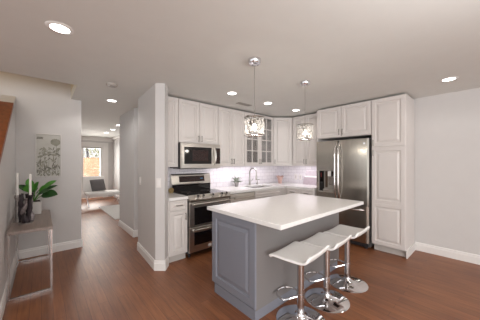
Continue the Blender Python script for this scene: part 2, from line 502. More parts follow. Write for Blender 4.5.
# outside
struct('ground_patio', MB().box(-3, 7, 10.72, 16, -0.08, -0.02), 'paver')
fe = thing('garden_fence', 'cedar board garden fence seen through the glass of the far door', 'fence', (1.5, 13.5, 0))
mb = MB()
for k in range(12): mb.box(-1.0, 5.0, 13.5, 13.53, 0.0 + k * 0.14, 0.13 + k * 0.14)
build('board_panel', mb, 'fence', fe)
for x in (-0.9, 0.9, 2.7, 4.5): build('post', MB().box(x, x + 0.09, 13.42, 13.5, -0.02, 1.72), 'fence', fe)
tr = thing('garden_tree', 'yellow green tree in leaf rising behind the cedar fence', 'tree', (1.9, 14.6, 0))
build('trunk', MB().tube([(1.9, 14.6, -0.05), (1.92, 14.6, 1.0), (1.86, 14.6, 2.2)], [0.1, 0.08, 0.05]), 'bark', tr)
mb = MB()
for k in range(700):
    a = random.uniform(0, 2 * PI); r = 1.6 * math.sqrt(random.random()); z = random.uniform(1.3, 3.3)
    p = Vector((1.9 + r * math.cos(a), 14.6 + 0.4 * r * math.sin(a), z)); d = Vector((random.uniform(-1, 1), random.uniform(-1, 1), random.uniform(-1, .4))).normalized() * 0.16
    mb.leaf(p, p + d, 0.1, 0.02, 2)
build('crown', mb, 'foliage', tr, recalc=False)

# ------------------------------------------------------------------ kitchen base run along the stove wall
def base_unit(name, label, u0, u1, fr, depth=0.60, ztop=0.88, fronts=(), hollow=False, toe_in=0.06, z0=0.105):
    o0 = MB(fr); loc = o0.v[o0.pt(((u0 + u1) / 2, -depth / 2, 0))]
    t = thing(name, label, 'cabinet', tuple(loc))
    mb = MB(fr)
    if hollow:
        mb.box(u0, u0 + 0.018, -depth, 0, z0, ztop).box(u1 - 0.018, u1, -depth, 0, z0, ztop).box(u0 + 0.018, u1 - 0.018, -depth, 0, z0, z0 + 0.018).box(u0 + 0.018, u1 - 0.018, -0.018, 0, z0 + 0.018, ztop)
    else:
        mb.box(u0, u1, -depth, 0, z0, ztop)
    build('body', mb, 'cab', t)
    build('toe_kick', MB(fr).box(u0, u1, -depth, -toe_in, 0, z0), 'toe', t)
    return t

t = base_unit('base_cabinet', 'narrow white base cabinet with one drawer beside the range and wall end', 1.298, 1.592, F_STOVE, 0.63)
door(t, F_STOVE, 1.31, 1.582, 0.735, 0.875, prof=DRAWER, handle=(1.446, 0.805, False), name='drawer', hlen=0.09)
door(t, F_STOVE, 1.31, 1.582, 0.115, 0.728, handle=(1.545, 0.64, True))
t = base_unit('sink_cabinet', 'white sink base cabinet with a wide false drawer front under the faucet', 2.962, 3.74, F_STOVE, 0.63, hollow=True)
door(t, F_STOVE, 2.968, 3.735, 0.735, 0.875, prof=DRAWER, name='drawer_front')
door(t, F_STOVE, 2.968, 3.35, 0.115, 0.728, handle=(3.31, 0.65, True))
door(t, F_STOVE, 3.353, 3.735, 0.115, 0.728, handle=(3.39, 0.65, True))
FR = frame((3.92, 0), (0, -1))
t = thing('corner_base_cabinet', 'white blind base cabinet filling the corner past the sink', 'cabinet', (4.1, 3.2, 0))
build('body', MB().box(3.745, 4.52, 2.96, 3.59, 0.105, 0.88).box(3.92, 4.52, 2.93, 2.96, 0.105, 0.88), 'cab', t)
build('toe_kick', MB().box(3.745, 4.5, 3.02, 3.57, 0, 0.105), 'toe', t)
for lab, a, b in (('white base cabinet with drawer next to the inside corner of the counter', 2.925, 2.60), ('white base cabinet with drawer against the fridge end panel', 2.595, 2.285)):
    t = base_unit('base_cabinet', lab, -a, -b, FR, 0.60)
    door(t, FR, -a + 0.006, -b - 0.004, 0.735, 0.875, prof=DRAWER, handle=(-(a + b) / 2, 0.805, False), name='drawer')
    door(t, FR, -a + 0.006, -b - 0.004, 0.115, 0.728, handle=(-b - 0.05, 0.64, True))

# worktops
single('countertop', MB().box(1.298, 1.594, 2.93, 3.592, 0.88, 0.92), 'quartz', 'short white quartz worktop between the wall end and the range', 'countertop', (1.45, 3.26, 0.88), bevel=0.004)
SX0, SX1, SY0, SY1 = 3.06, 3.70, 3.06, 3.44
mb = MB().box(2.366, SX0, 2.93, 3.592, 0.88, 0.92).box(SX0, SX1, 2.93, SY0, 0.88, 0.92).box(SX0, SX1, SY1, 3.592, 0.88, 0.92).box(SX1, 4.522, 2.93, 3.592, 0.88, 0.92).box(3.885, 4.522, 2.284, 2.93, 0.88, 0.92)
single('countertop', mb, 'quartz', 'L-shaped white quartz worktop holding the sink and turning the corner', 'countertop', (3.4, 3.2, 0.88))
sk = MB().box(SX0 - 0.01, SX1 + 0.01, SY0 - 0.01, SY0, 0.68, 0.878).box(SX0 - 0.01, SX1 + 0.01, SY1, SY1 + 0.01, 0.68, 0.878).box(SX0 - 0.01, SX0, SY0, SY1, 0.68, 0.878).box(SX1, SX1 + 0.01, SY0, SY1, 0.68, 0.878).box(SX0 - 0.01, SX1 + 0.01, SY0 - 0.01, SY1 + 0.01, 0.67, 0.68)
t = thing('sink', 'undermounted stainless sink set into the worktop below the faucet', 'sink', (3.38, 3.25, 0.67))
build('basin', sk, 'sinksteel', t)
build('drain', MB().lathe((3.38, 3.25, 0.68), [(0.045, 0), (0.045, 0.004), (0.02, 0.002)], 16), 'dark', t)

# faucet
fx, fy = 3.39, 3.52
t = thing('faucet', 'tall arched pull-down chrome faucet behind the sink', 'faucet', (fx, fy, 0.92))
build('base', MB().lathe((fx, fy, 0.92), [(0.03, 0), (0.03, 0.012), (0.022, 0.02), (0.02, 0.12), (0.014, 0.13)], 16), 'nickel', t, smooth=True)
arc = [(fx, fy, 1.04), (fx, fy, 1.18)] + [(fx, fy - 0.1 + 0.1 * math.cos(a), 1.19 + 0.1 * math.sin(a)) for a in [PI * k / 10 for k in range(11)]] + [(fx, fy - 0.2, 1.15)]
build('spout', MB().tube(arc, 0.013, 10), 'nickel', t, smooth=True)
build('spray_head', MB().lathe((fx, fy - 0.2, 1.04), [(0.012, 0), (0.019, 0.005), (0.019, 0.08), (0.014, 0.115)], 14), 'nickel', t, smooth=True)
build('lever', MB().tube([(fx + 0.018, fy, 1.0), (fx + 0.06, fy, 1.01), (fx + 0.08, fy - 0.02, 1.06)], 0.006), 'nickel', t, smooth=True)
t = thing('soap_dispenser', 'small chrome soap pump standing beside the faucet', 'soap dispenser', (3.62, 3.52, 0.92))
build('bottle', MB().lathe((3.62, 3.52, 0.92), [(0.02, 0), (0.02, 0.03), (0.012, 0.04), (0.01, 0.07)], 12), 'nickel', t, smooth=True)
build('pump', MB().tube([(3.62, 3.52, 0.985), (3.62, 3.52, 1.03), (3.62, 3.45, 1.03)], 0.007), 'nickel', t, smooth=True)

# dishwasher
t = thing('dishwasher', 'stainless dishwasher with bar handle between the range and sink cabinet', 'dishwasher', (2.66, 3.25, 0))
build('body', MB().box(2.372, 2.955, 2.965, 3.57, 0.10, 0.876), 'dark', t)
build('door', MB(F_STOVE).rings(2.376, 2.952, 0.12, 0.87, [(0, -0.004), (0, 0.022), (0.006, 0.028)]), 'steelh', t)
build('handle', MB(F_STOVE).tube([(2.43, 0.065, 0.80), (2.90, 0.065, 0.80)], 0.012, 10).tube([(2.45, 0.025, 0.80), (2.45, 0.065, 0.80)], 0.008, 8).tube([(2.88, 0.025, 0.80), (2.88, 0.065, 0.80)], 0.008, 8), 'steelh', t, smooth=True)
build('toe_kick', MB().box(2.376, 2.952, 3.02, 3.5, 0, 0.10), 'dark', t)

# ------------------------------------------------------------------ range
t = thing('range', 'stainless double oven range with black glass cooktop', 'stove', (1.98, 3.25, 0))
RX0, RX1 = 1.602, 2.358
build('body', MB().box(RX0, RX1, 2.965, 3.585, 0.06, 0.90), 'dark', t)
for x in (RX0 + 0.05, RX1 - 0.05):
    for y in (3.02, 3.53): build('foot', MB().lathe((x, y, 0), [(0.02, 0), (0.02, 0.06)], 10), 'dark', t)
build('cooktop', MB().box(RX0, RX1, 2.955, 3.51, 0.90, 0.925), 'black', t, bevel=0.004)
for (x, y, r) in ((1.78, 3.10, 0.1), (2.17, 3.10, 0.085), (1.78, 3.36, 0.075), (2.17, 3.36, 0.09)):
    build('burner_ring', MB().tube([(x + r * math.cos(2 * PI * k / 24), y + r * math.sin(2 * PI * k / 24), 0.925) for k in range(24)], 0.0015, 4, closed=True), 'fridgeside', t)
gd = build('backguard', MB().extrude([(3.51, 0.90), (3.585, 0.90), (3.585, 1.215), (3.54, 1.215), (3.525, 1.19), (3.50, 1.05), (3.51, 0.98)], 0, RX0, RX1), 'steelh', t)
build('lower_glass', MB().extrude([(3.50, 0.925), (3.512, 0.925), (3.512, 1.035), (3.498, 1.035)], 0, RX0 + 0.006, RX1 - 0.006), 'black', gd)
build('control_glass', MB().extrude([(3.495, 1.075), (3.53, 1.075), (3.53, 1.175), (3.512, 1.175)], 0, 1.735, 2.225), 'display', gd)
mb = MB()
for k, x in enumerate((2.14, 2.152, 2.167, 2.179)): mb.box(x, x + 0.007, 3.492, 3.5, 1.12, 1.135)
build('clock_digits', mb, 'clockled', gd)
# slanted knob panel
pan = [(2.965, 0.925), (2.965, 0.845), (2.905, 0.845), (2.90, 0.86), (2.945, 0.925)]
kp = build('control_panel', MB().extrude(pan, 0, RX0, RX1), 'steelh', t)
nx = Vector((0, -0.82, 0.57)).normalized()
for x in (1.725, 1.82, 1.99, 2.165, 2.255):
    c = Vector((x, 2.918, 0.893))
    mb = MB().tube([c, c + nx * 0.012], 0.034, 16).tube([c + nx * 0.012, c + nx * 0.042], [0.028, 0.024], 16)
    k = build('knob', mb, 'steelh', kp, smooth=True)
    build('grip', MB().tube([c + nx * 0.042, c + nx * 0.047], 0.018, 12), 'dark', k)
FO = frame((0, 2.965), (1, 0))
def oven(z0, z1, hz, wz0, wz1):
    d = build('oven_door', MB(FO).rings(RX0 + 0.004, RX1 - 0.004, z0, z1, [(0, 0), (0, 0.032), (0.006, 0.038)]), 'steelh', t)
    build('window', MB(FO).rings(RX0 + 0.085, RX1 - 0.075, wz0, wz1, [(0, 0.03), (0, 0.0405), (0.003, 0.0415)]), 'black', d)
    h = MB(FO).tube([(RX0 + 0.04, 0.085, hz), (RX1 - 0.04, 0.085, hz)], 0.014, 12)
    for u in (RX0 + 0.07, RX1 - 0.07): h.tube([(u, 0.035, hz), (u, 0.085, hz)], 0.01, 8)
    build('handle', h, 'steelh', d, smooth=True)
    return d
oven(0.46, 0.835, 0.795, 0.485, 0.745)
d = oven(0.085, 0.45, 0.415, 0.185, 0.372)
build('badge', MB(FO).box(1.93, 1.99, 0.036, 0.0415, 0.115, 0.155), 'plate', d)

# round brass ornament on the short worktop
t = thing('round_ornament', 'small round brass medallion standing on the short worktop beside the range', 'ornament', (1.50, 3.50, 0.92))
build('disc', MB().lathe((1.545, 3.40, 0.965), [(0.044, 0), (0.044, 0.012), (0.036, 0.014)], 20, axis='y'), 'brass', t, smooth=True)
build('stand', MB().box(1.52, 1.57, 3.385, 3.425, 0.92, 0.928), 'brass', t)

# ------------------------------------------------------------------ uppers along the stove wall
UB, UT = 1.335, 2.415
def upper(label, u0, u1, z0, doors, fr=F_STOVE_UP, depth=0.31, name='wall_cabinet'):
    o0 = MB(fr); loc = o0.v[o0.pt(((u0 + u1) / 2, -depth / 2, z0))]
    t = thing(name, label, 'cabinet', tuple(loc))
    build('body', MB(fr).box(u0, u1, -depth, 0, z0 + 0.022, UT), 'cab', t)
    for a, b, h in doors:
        door(t, fr, a, b, z0, UT - 0.005, handle=h)
    return t
upper('narrow white wall cabinet at the wall end beside the microwave', 1.296, 1.598, UB, [(1.325, 1.596, (1.35, 1.43, True))])
upper('short white two-door wall cabinet above the microwave', 1.600, 2.360, 1.722, [(1.602, 1.978, (1.95, 1.80, True)), (1.980, 2.358, (2.01, 1.80, True))])
upper('tall white two-door wall cabinet between the microwave and the glass-door cabinet', 2.362, 3.0, UB, [(2.364, 2.680, (2.655, 1.43, True)), (2.682, 2.998, (2.71, 1.43, True))])
# glass-door cabinet
t = thing('glass_door_cabinet', 'white wall cabinet with two mullioned glass doors above the sink', 'cabinet', (3.43, 3.44, UB))
a, b = 3.002, 3.86
build('body', MB().box(a, a + 0.018, 3.28, 3.59, UB + 0.022, UT).box(b - 0.018, b, 3.28, 3.59, UB + 0.022, UT).box(a, b, 3.28, 3.59, UB + 0.022, UB + 0.04).box(a, b, 3.28, 3.59, UT - 0.02, UT).box(a, b, 3.575, 3.59, UB + 0.022, UT), 'cabin', t)
for z in (1.68, 2.02): build('shelf', MB().box(a + 0.018, b - 0.018, 3.31, 3.575, z, z + 0.018), 'cabin', t)
for u0, u1, hu in ((a + 0.002, 3.430, 3.405), (3.432, b - 0.002, 3.457)):
    w = 0.055
    z0, z1 = UB + 0.003, UT - 0.005
    mb = MB(F_STOVE_UP).box(u0, u0 + w, 0, 0.02, z0, z1).box(u1 - w, u1, 0, 0.02, z0, z1).box(u0 + w, u1 - w, 0, 0.02, z0, z0 + w + 0.02).box(u0 + w, u1 - w, 0, 0.02, z1 - w, z1)
    d = build('door', mb, 'cab', t)
    zz0, zz1 = z0 + w + 0.02, z1 - w
    mu = MB(F_STOVE_UP).box((u0 + u1) / 2 - 0.01, (u0 + u1) / 2 + 0.01, 0.001, 0.018, zz0, zz1)
    for k in (1, 2, 3):
        z = zz0 + (zz1 - zz0) * k / 4
        mu.box(u0 + w, u1 - w, 0.002, 0.0175, z - 0.01, z + 0.01)
    build('mullions', mu, 'cab', d)
    build('glass_pane', MB(F_STOVE_UP).box(u0 + w, u1 - w, 0.004, 0.008, zz0, zz1), 'glass', d)
    build('handle', MB(F_STOVE_UP).tube([(hu, 0.05, 1.38), (hu, 0.05, 1.48)], 0.0055).tube([(hu, 0.018, 1.392), (hu, 0.05, 1.392)], 0.004, 6).tube([(hu, 0.018, 1.468), (hu, 0.05, 1.468)], 0.004, 6), 'nickel', d, smooth=True)
# diagonal corner wall cabinet
t = thing('corner_wall_cabinet', 'diagonal white wall cabinet with a single door in the kitchen corner', 'cabinet', (4.25, 3.35, UB))
P0 = (3.866, 3.28); P1 = (4.2, 3.0)
build('body', MB().prism([P0, P1, (4.52, 3.0), (4.52, 3.585), (3.866, 3.585)], UB, UT), 'cab', t)
dx, dy = P1[0] - P0[0], P1[1] - P0[1]; L = math.hypot(dx, dy)
FD = frame(P0, (dx / L, dy / L))
door(t, FD, 0.012, L - 0.012, UB, UT - 0.005, handle=(0.045, 1.43, True))
# uppers on the fridge wall
FU = frame((4.2, 0), (0, -1))
upper('white two-door wall cabinet between the corner and the fridge surround', -2.985, -2.29, UB, [(-2.975, -2.645, (-2.672, 1.43, True)), (-2.643, -2.315, (-2.616, 1.43, True))], FU, 0.32)
# under-cabinet strip lights
for nm, lab, bx in (('a', 'slim light strip under the wall cabinets over the sink', (2.42, 3.8, 3.33, 3.35)), ('b', 'slim light strip under the wall cabinets beside the fridge', None)):
    if bx:
        t = single('light_strip', MB().box(bx[0], bx[1], 3.33, 3.36, UB + 0.01, UB + 0.021), 'strip', lab, 'light', (3.1, 3.345, UB))
        lo, sx, sy = (3.1, 3.345, UB + 0.006), 1.35, 0.03
    else:
        t = single('light_strip', MB().box(4.28, 4.31, 2.35, 2.95, UB + 0.01, UB + 0.021), 'strip', lab, 'light', (4.295, 2.65, UB))
        lo, sx, sy = (4.295, 2.65, UB + 0.006), 0.03, 0.6
    d = bpy.data.lights.new('strip_lamp', 'AREA'); d.shape = 'RECTANGLE'; d.size = sx; d.size_y = sy; d.energy = 1.8 * max(sx, sy); d.color = (1.0, 0.95, 1.0)
    o = bpy.data.objects.new('strip_lamp', d); COL.objects.link(o); o.location = lo

# ------------------------------------------------------------------ microwave
t = thing('microwave', 'stainless over-the-range microwave with a curved bar handle', 'microwave', (1.98, 3.4, 1.31))
FM = frame((0, 3.215), (1, 0))
build('case', MB().box(1.604, 2.356, 3.215, 3.585, 1.315, 1.718), 'dark', t)
d = build('door', MB(FM).rings(1.604, 2.356, 1.312, 1.718, [(0, 0), (0, 0.022), (0.008, 0.03)]), 'steelh', t)
build('window', MB(FM).rings(1.66, 2.165, 1.385, 1.655, [(0, 0.02), (0, 0.0325), (0.003, 0.0335)]), 'black', d)
build('mesh_screen', MB(FM).box(1.80, 2.10, 0.0325, 0.0342, 1.43, 1.61), 'display', d)
build('control_panel', MB(FM).rings(2.255, 2.345, 1.385, 1.655, [(0, 0.02), (0, 0.0325), (0.002, 0.0335)]), 'display', t)
hp = [(2.215 + 0.012 * math.sin(PI * k / 10), 0.03 + 0.045 * math.sin(PI * k / 10) ** 0.5, 1.365 + 0.31 * k / 10) for k in range(11)]
build('handle', MB(FM).tube(hp, 0.012, 10), 'steelh', d, smooth=True)
build('vent_grille', MB().box(1.62, 2.34, 3.23, 3.5, 1.306, 1.315), 'fridgeside', t)

# ------------------------------------------------------------------ fridge surround, fridge, pantry
single('end_panel', MB().box(4.0, 4.52, 2.262, 2.282, 0.0, UT), 'cab', 'tall white side panel between the worktop and the fridge', 'panel', (4.25, 2.27, 0))
FP = F_FRIDGE
t = thing('over_fridge_cabinet', 'white two-door cabinet above the fridge', 'cabinet', (4.25, 1.79, 1.86))
build('body', MB().box(4.0, 4.52, 1.322, 2.260, 1.86, UT), 'cab', t)
door(t, FP, -2.255, -1.807, 1.865, UT - 0.005, handle=(-1.835, 1.95, True))
door(t, FP, -1.803, -1.326, 1.865, UT - 0.005, handle=(-1.775, 1.95, True))
t = thing('pantry_cabinet', 'tall white pantry cabinet beside the fridge, reaching the ceiling', 'cabinet', (4.26, 1.09, 0))
build('body', MB().box(4.0, 4.52, 0.86, 1.318, 0.105, UT), 'cab', t)
build('toe_kick', MB().box(4.06, 4.52, 0.875, 1.30, 0, 0.105), 'toe', t)
build('base_trim', MB().box(4.0, 4.52, 0.846, 0.86, 0.0, 0.115), 'trim', t)
door(t, FP, -1.314, -0.864, 1.655, UT - 0.005, handle=(-1.285, 1.72, True), hlen=0.09)
door(t, FP, -1.314, -0.864, 0.115, 1.645, split=0.765, handle=(-1.285, 1.56, True), hlen=0.09)

t = thing('refrigerator', 'stainless french-door refrigerator with water dispenser', 'refrigerator', (4.2, 1.79, 0))
build('body', MB().box(3.985, 4.50, 1.338, 2.245, 0.03, 1.80), 'fridgeside', t)
build('base_grille', MB().box(3.96, 3.985, 1.36, 2.22, 0.03, 0.09), 'dark', t)
for y in (1.40, 2.18): build('foot', MB().lathe((4.0, y, 0), [(0.025, 0), (0.025, 0.04)], 10), 'dark', t)
FF = frame((3.98, 0), (0, -1))
def curved(u0, u1, z0, z1, d0=0.055, bulge=0.014, n=14, edge=0.02):
    mb = MB(FF)
    prof = []
    for k in range(n + 1):
        s = k / n; u = u0 + (u1 - u0) * s
        e = min(s, 1 - s) * (u1 - u0)
        dd = d0 + bulge * (1 - (2 * s - 1) ** 2)
        if e < edge: dd -= 0.018 * (1 - e / edge) ** 2
        prof.append((u, dd))
    poly = [(u0, 0), (u1, 0)] + prof[::-1]
    a = [mb.pt((p[0], p[1], z0)) for p in poly]; b = [mb.pt((p[0], p[1], z1)) for p in poly]
    mb.face(a[::-1]); mb.face(b)
    for i in range(len(poly)):
        j = (i + 1) % len(poly)
        mb.face([a[i], a[j], b[j], b[i]])
    return mb
dl = build('door', MB(FF).box(-2.243, -2.205, 0, 0.062, 0.712, 1.80).box(-1.895, -1.842, 0, 0.062, 0.712, 1.80).box(-2.205, -1.895, 0, 0.062, 1.275, 1.80).box(-2.205, -1.895, 0, 0.062, 0.712, 0.865), 'steelf', t)
dr_ = build('door', curved(-1.836, -1.340, 0.712, 1.80, n=28), 'steelf', t, smooth=True)
dz = build('freezer_drawer', curved(-2.243, -1.340, 0.10, 0.70, n=40), 'steelf', t, smooth=True)
# dispenser
ds = build('dispenser', MB(FF).rings(-2.205, -1.895, 0.865, 1.275, [(0, 0.0), (0, 0.062), (0.008, 0.065), (0.018, 0.06), (0.022, 0.012)], close_back=False), 'liner', dl)
build('control_panel', MB(FF).box(-2.183, -2.115, 0.012, 0.063, 0.888, 1.252), 'black', ds)
build('side_recess', MB(FF).box(-2.09, -2.045, 0.012, 0.02, 0.95, 1.252), 'walnut', ds)
build('nozzle_block', MB(FF).box(-2.025, -1.965, 0.012, 0.055, 1.16, 1.25), 'plate', ds)
build('ice_chute', MB(FF).box(-1.96, -1.92, 0.012, 0.05, 1.16, 1.25), 'display', ds)
build('paddle', MB(FF).box(-2.01, -1.935, 0.014, 0.04, 1.0, 1.15), 'steel', ds)
build('drip_tray', MB(FF).box(-2.11, -1.918, 0.012, 0.066, 0.888, 0.92), 'steelh', ds)
build('red_reflection', MB(FF).box(-2.155, -2.14, 0.063, 0.0645, 1.14, 1.22), 'redglint', ds)  # reflection painted on as a dull red patch
for u, p in ((-1.868, dl), (-1.806, dr_)):
    hp = [(u, 0.062 + 0.055 * min(1, math.sin(PI * k / 16) * 2.2), 0.79 + 0.96 * k / 16) for k in range(17)]
    build('handle', MB(FF).tube(hp, 0.0145, 10), 'steelpole', p, smooth=True)
hp = [(-2.17 + 0.76 * k / 16, 0.062 + 0.06 * min(1, math.sin(PI * k / 16) * 2.2), 0.635) for k in range(17)]
build('handle', MB(FF).tube(hp, 0.0145, 10), 'steelpole', dz, smooth=True)
build('badge', MB(FF).lathe((-1.40, 0.064, 1.72), [(0.014, 0), (0.014, 0.003)], 14, axis='y'), 'chrome', dr_)

# ------------------------------------------------------------------ island
IX0, IX1, IY0, IY1 = 1.415, 2.99, 1.385, 2.045
t = thing('kitchen_island', 'blue grey kitchen island base under a white worktop', 'island', ((IX0 + IX1) / 2, (IY0 + IY1) / 2, 0))
build('body', MB().box(IX0, IX1, IY0, IY1, 0.10, 0.88), 'greyside', t)
FI = frame((IX0, 0), (0, -1))
build('side_panel', MB(FI).rings(-IY1, -IY0, 0.115, 0.878, [(0, 0), (0, 0.016), (0.003, 0.019), (0.07, 0.019), (0.078, 0.007), (0.095, 0.007), (0.125, 0.018)]), 'grey', t)
build('toe_kick', MB().box(IX0 - 0.005, IX1 - 0.02, IY0 + 0.012, IY1 - 0.03, 0, 0.10), 'grey', t)
single('island_countertop', MB().box(1.375, 3.02, 1.085, 2.115, 0.882, 0.92), 'quartz', 'large white quartz worktop on the island, overhanging the stools', 'countertop', (2.2, 1.6, 0.882), bevel=0.005)

# ------------------------------------------------------------------ bar stools
def make_stool(cx, cy):
    t = thing('bar_stool', '', 'bar stool', (cx, cy, 0), 'white bar stools along the island')
    build('base', MB().lathe((cx, cy, 0), [(0.213, 0), (0.215, 0.006), (0.20, 0.013), (0.12, 0.024), (0.06, 0.04), (0.04, 0.06), (0.036, 0.075)], 48), 'chrome', t, smooth=True)
    build('column', MB().lathe((cx, cy, 0.07), [(0.030, 0), (0.030, 0.30), (0.0295, 0.305), (0.0295, 0.50)], 24), 'steelpole', t, smooth=True)
    build('seat_plate', MB().box(cx - 0.09, cx + 0.09, cy - 0.09, cy + 0.09, 0.565, 0.578), 'dark', t)
    fr = [(cx - 0.022, cy + 0.02, 0.215)]
    for k in range(17):
        a = PI + 0.35 - (PI + 0.7) * k / 16 
        fr.append((cx + 0.11 * math.cos(a), cy + 0.13 + 0.10 * math.sin(a), 0.19))
    fr.append((cx + 0.022, cy + 0.02, 0.215))
    build('footrest', MB().tube(fr, 0.009, 8).lathe((cx, cy, 0.195), [(0.034, 0), (0.034, 0.045)], 20), 'chrome', t, smooth=True)
    # moulded seat: a sheet along y, curled down at the island edge and up into a low back
    prof = [(0.198, -0.042), (0.194, -0.022), (0.18, -0.006), (0.15, 0.0), (0.06, -0.004), (-0.01, -0.004), (-0.08, -0.003), (-0.125, 0.0), (-0.152, 0.012), (-0.167, 0.032), (-0.173, 0.052), (-0.174, 0.062)]
    W, n = 0.224, 18
    mb = MB(); rows = []
    zs = 0.605
    for i, (py, pz) in enumerate(prof):
        row = []
        for k in range(n + 1):
            s = -1 + 2 * k / n
            # rounded corners
            e = 0.0
            lim = W
            if i == 0: lim = W - 0.035
            if i == 1: lim = W - 0.012
            if i == len(prof) - 1: lim = W - 0.045
            if i == len(prof) - 2: lim = W - 0.014
            x = s * lim
            dish = -0.010 * (1 - s * s)
            row.append(mb.pt((cx + x, cy + py, zs + pz + dish)))
        rows.append(row)
    for a, b in zip(rows, rows[1:]):
        for k in range(n): mb.face([a[k], a[k + 1], b[k + 1], b[k]])
    o = build('seat', mb, 'white', t, smooth=True)
    md = o.modifiers.new('thick', 'SOLIDIFY'); md.thickness = 0.022; md.offset = 0
    md = o.modifiers.new('soft', 'SUBSURF'); md.levels = 1; md.render_levels = 2
    return t
st = make_stool(1.73, 1.145)
st.rotation_euler.z = math.radians(6)
st['label'] = 'white moulded bar stool nearest the panelled end of the island'
for x, lab in ((2.19, 'white moulded bar stool in the middle of the three at the island'),
               (2.675, 'white moulded bar stool closest to the fridge')):
    c = copy_tree(st); c.location = (x, 1.14, 0); c.rotation_euler.z = math.radians(5 if x < 2.5 else 3); c['label'] = lab

# ------------------------------------------------------------------ pendants
def make_pendant(cx, cy, zb, zt):
    t = thing('pendant_lamp', '', 'pendant lamp', (cx, cy, 2.44), 'drum pendants over the island')
    R = 0.10
    build('ceiling_canopy', MB().lathe((cx, cy, 2.395), [(0.02, -0.004), (0.055, 0.0), (0.064, 0.012), (0.066, 0.0445)], 28), 'chrome', t, smooth=True)
    build('cord', MB().tube([(cx, cy, 2.40), (cx, cy, zt + 0.02)], 0.003, 8), 'nickel', t)
    build('socket', MB().lathe((cx, cy, zt - 0.06), [(0.018, 0), (0.02, 0.05), (0.01, 0.085)], 14), 'nickel', t, smooth=True)
    ring = lambda z: [(cx + R * math.cos(2 * PI * k / 32), cy + R * math.sin(2 * PI * k / 32), z) for k in range(32)]
    mb = MB().tube(ring(zt), 0.006, 6, closed=True)
    for k in range(3):
        a = 2 * PI * k / 3
        mb.tube([(cx, cy, zt), (cx + R * math.cos(a), cy + R * math.sin(a), zt)], 0.003, 6)
    sh = build('shade', mb, 'nickel', t, smooth=True)
    build('bottom_ring', MB().tube(ring(zb), 0.007, 6, closed=True), 'chrome', sh, smooth=True)
    wires = MB()
    for k in range(60):
        a0 = random.uniform(0, 2 * PI); a1 = a0 + random.uniform(-1.3, 1.3)
        z0 = random.uniform(zb, zt); z1 = zb if random.random() < .5 else zt
        rr = R * random.uniform(0.96, 1.0)
        wires.tube([(cx + rr * math.cos(a0 + (a1 - a0) * j / 6), cy + rr * math.sin(a0 + (a1 - a0) * j / 6), z0 + (z1 - z0) * j / 6) for j in range(7)], 0.0017, 5)
    build('wire_weave', wires, 'wire', sh, smooth=True)
    cr = MB()
    for k in range(260):
        a = random.uniform(0, 2 * PI); z = random.uniform(zb + 0.008, zt - 0.008)
        c = Vector((cx + R * 0.95 * math.cos(a), cy + R * 0.95 * math.sin(a), z))
        r = random.uniform(0.006, 0.012)
        p = [cr.pt(c + Vector(v) * r) for v in ((1, 0, 0), (0, 1, 0), (-1, 0, 0), (0, -1, 0), (0, 0, 1.3), (0, 0, -1.3))]
        for i in range(4):
            j = (i + 1) % 4
            cr.face([p[i], p[j], p[4]]); cr.face([p[j], p[i], p[5]])
    build('crystals', cr, 'crystal', sh)
    build('bulb', MB().lathe((cx, cy, zb + 0.045), [(0.004, 0), (0.02, 0.012), (0.026, 0.035), (0.018, 0.06), (0.012, 0.075)], 16), 'bulb', t, smooth=True)
    d = bpy.data.lights.new('pendant_light', 'POINT'); d.energy = PEND_W; d.shadow_soft_size = 0.03; d.color = (1.0, 0.92, 0.82)
    o = bpy.data.objects.new('pendant_light', d); COL.objects.link(o); o.location = (cx, cy, zb - 0.02)
    return t
p = make_pendant(1.605, 1.599, 1.678, 1.852)
p['label'] = 'crystal drum pendant hanging over the panelled end of the island'
p = make_pendant(2.537, 1.614, 1.700, 1.888)
p['label'] = 'crystal drum pendant hanging over the fridge end of the island'

# ------------------------------------------------------------------ recessed ceiling lights
def make_can(cx, cy, power):
    t = thing('ceiling_light', '', 'ceiling light', (cx, cy, 2.44), 'recessed ceiling lights')
    build('trim_ring', MB().lathe((cx, cy, 2.44), [(0.062, -0.001), (0.062, -0.007), (0.085, -0.005), (0.09, -0.0005)], 32, cap=False), 'trim', t, smooth=True)
    build('lens', MB().lathe((cx, cy, 2.4375), [(0.001, -0.004), (0.062, -0.003), (0.062, 0.001)], 32, cap=False), 'lens', t)
    d = bpy.data.lights.new('can_lamp', 'SPOT'); d.energy = power; d.spot_size = math.radians(150); d.spot_blend = 0.35; d.shadow_soft_size = 0.06; d.color = (1.0, 0.96, 0.92)
    o = bpy.data.objects.new('can_lamp', d); COL.objects.link(o); o.location = (0, 0, -0.02); o.parent = t
    return t
cans = [(0.107, 2.217, 'round recessed light closest to the camera, over the open floor'), (0.88, 4.217, 'round recessed light above the hall entrance'),
        (2.123, 2.585, 'round recessed light above the floor in front of the range'), (2.944, 2.603, 'round recessed light above the sink aisle'),
        (3.74, 2.58, 'round recessed light next to the cabinets by the fridge'), (3.783, 0.377, 'round recessed light beside the pantry end, by the bare wall'),
        (1.663, 8.765, 'farthest small recessed light in the sitting room ceiling'), (1.665, 7.846, 'middle recessed light in the sitting room ceiling'), (1.591, 6.808, 'recessed light in the sitting room ceiling nearest the hall')]
for k, (x, y, lab) in enumerate(cans):
    c = make_can(x, y, CAN_W * 3 if x < 1 else CAN_W if y < 4 else CAN_W * 1.6)
    c['label'] = lab
t = thing('smoke_detector', 'round smoke detector on the ceiling before the hall', 'smoke detector', (0.696, 3.336, 2.44))
build('case', MB().lathe((0.696, 3.336, 2.44), [(0.065, -0.001), (0.065, -0.02), (0.05, -0.034), (0.02, -0.036)], 24), 'vent', t, smooth=True)
build('grille_ring', MB().lathe((0.696, 3.336, 2.44), [(0.03, -0.038), (0.034, -0.036)], 20, cap=False), 'fridgeside', t)
t = thing('air_vent', 'rectangular air vent in the ceiling before the wall cabinets', 'vent', (2.68, 2.93, 2.44))
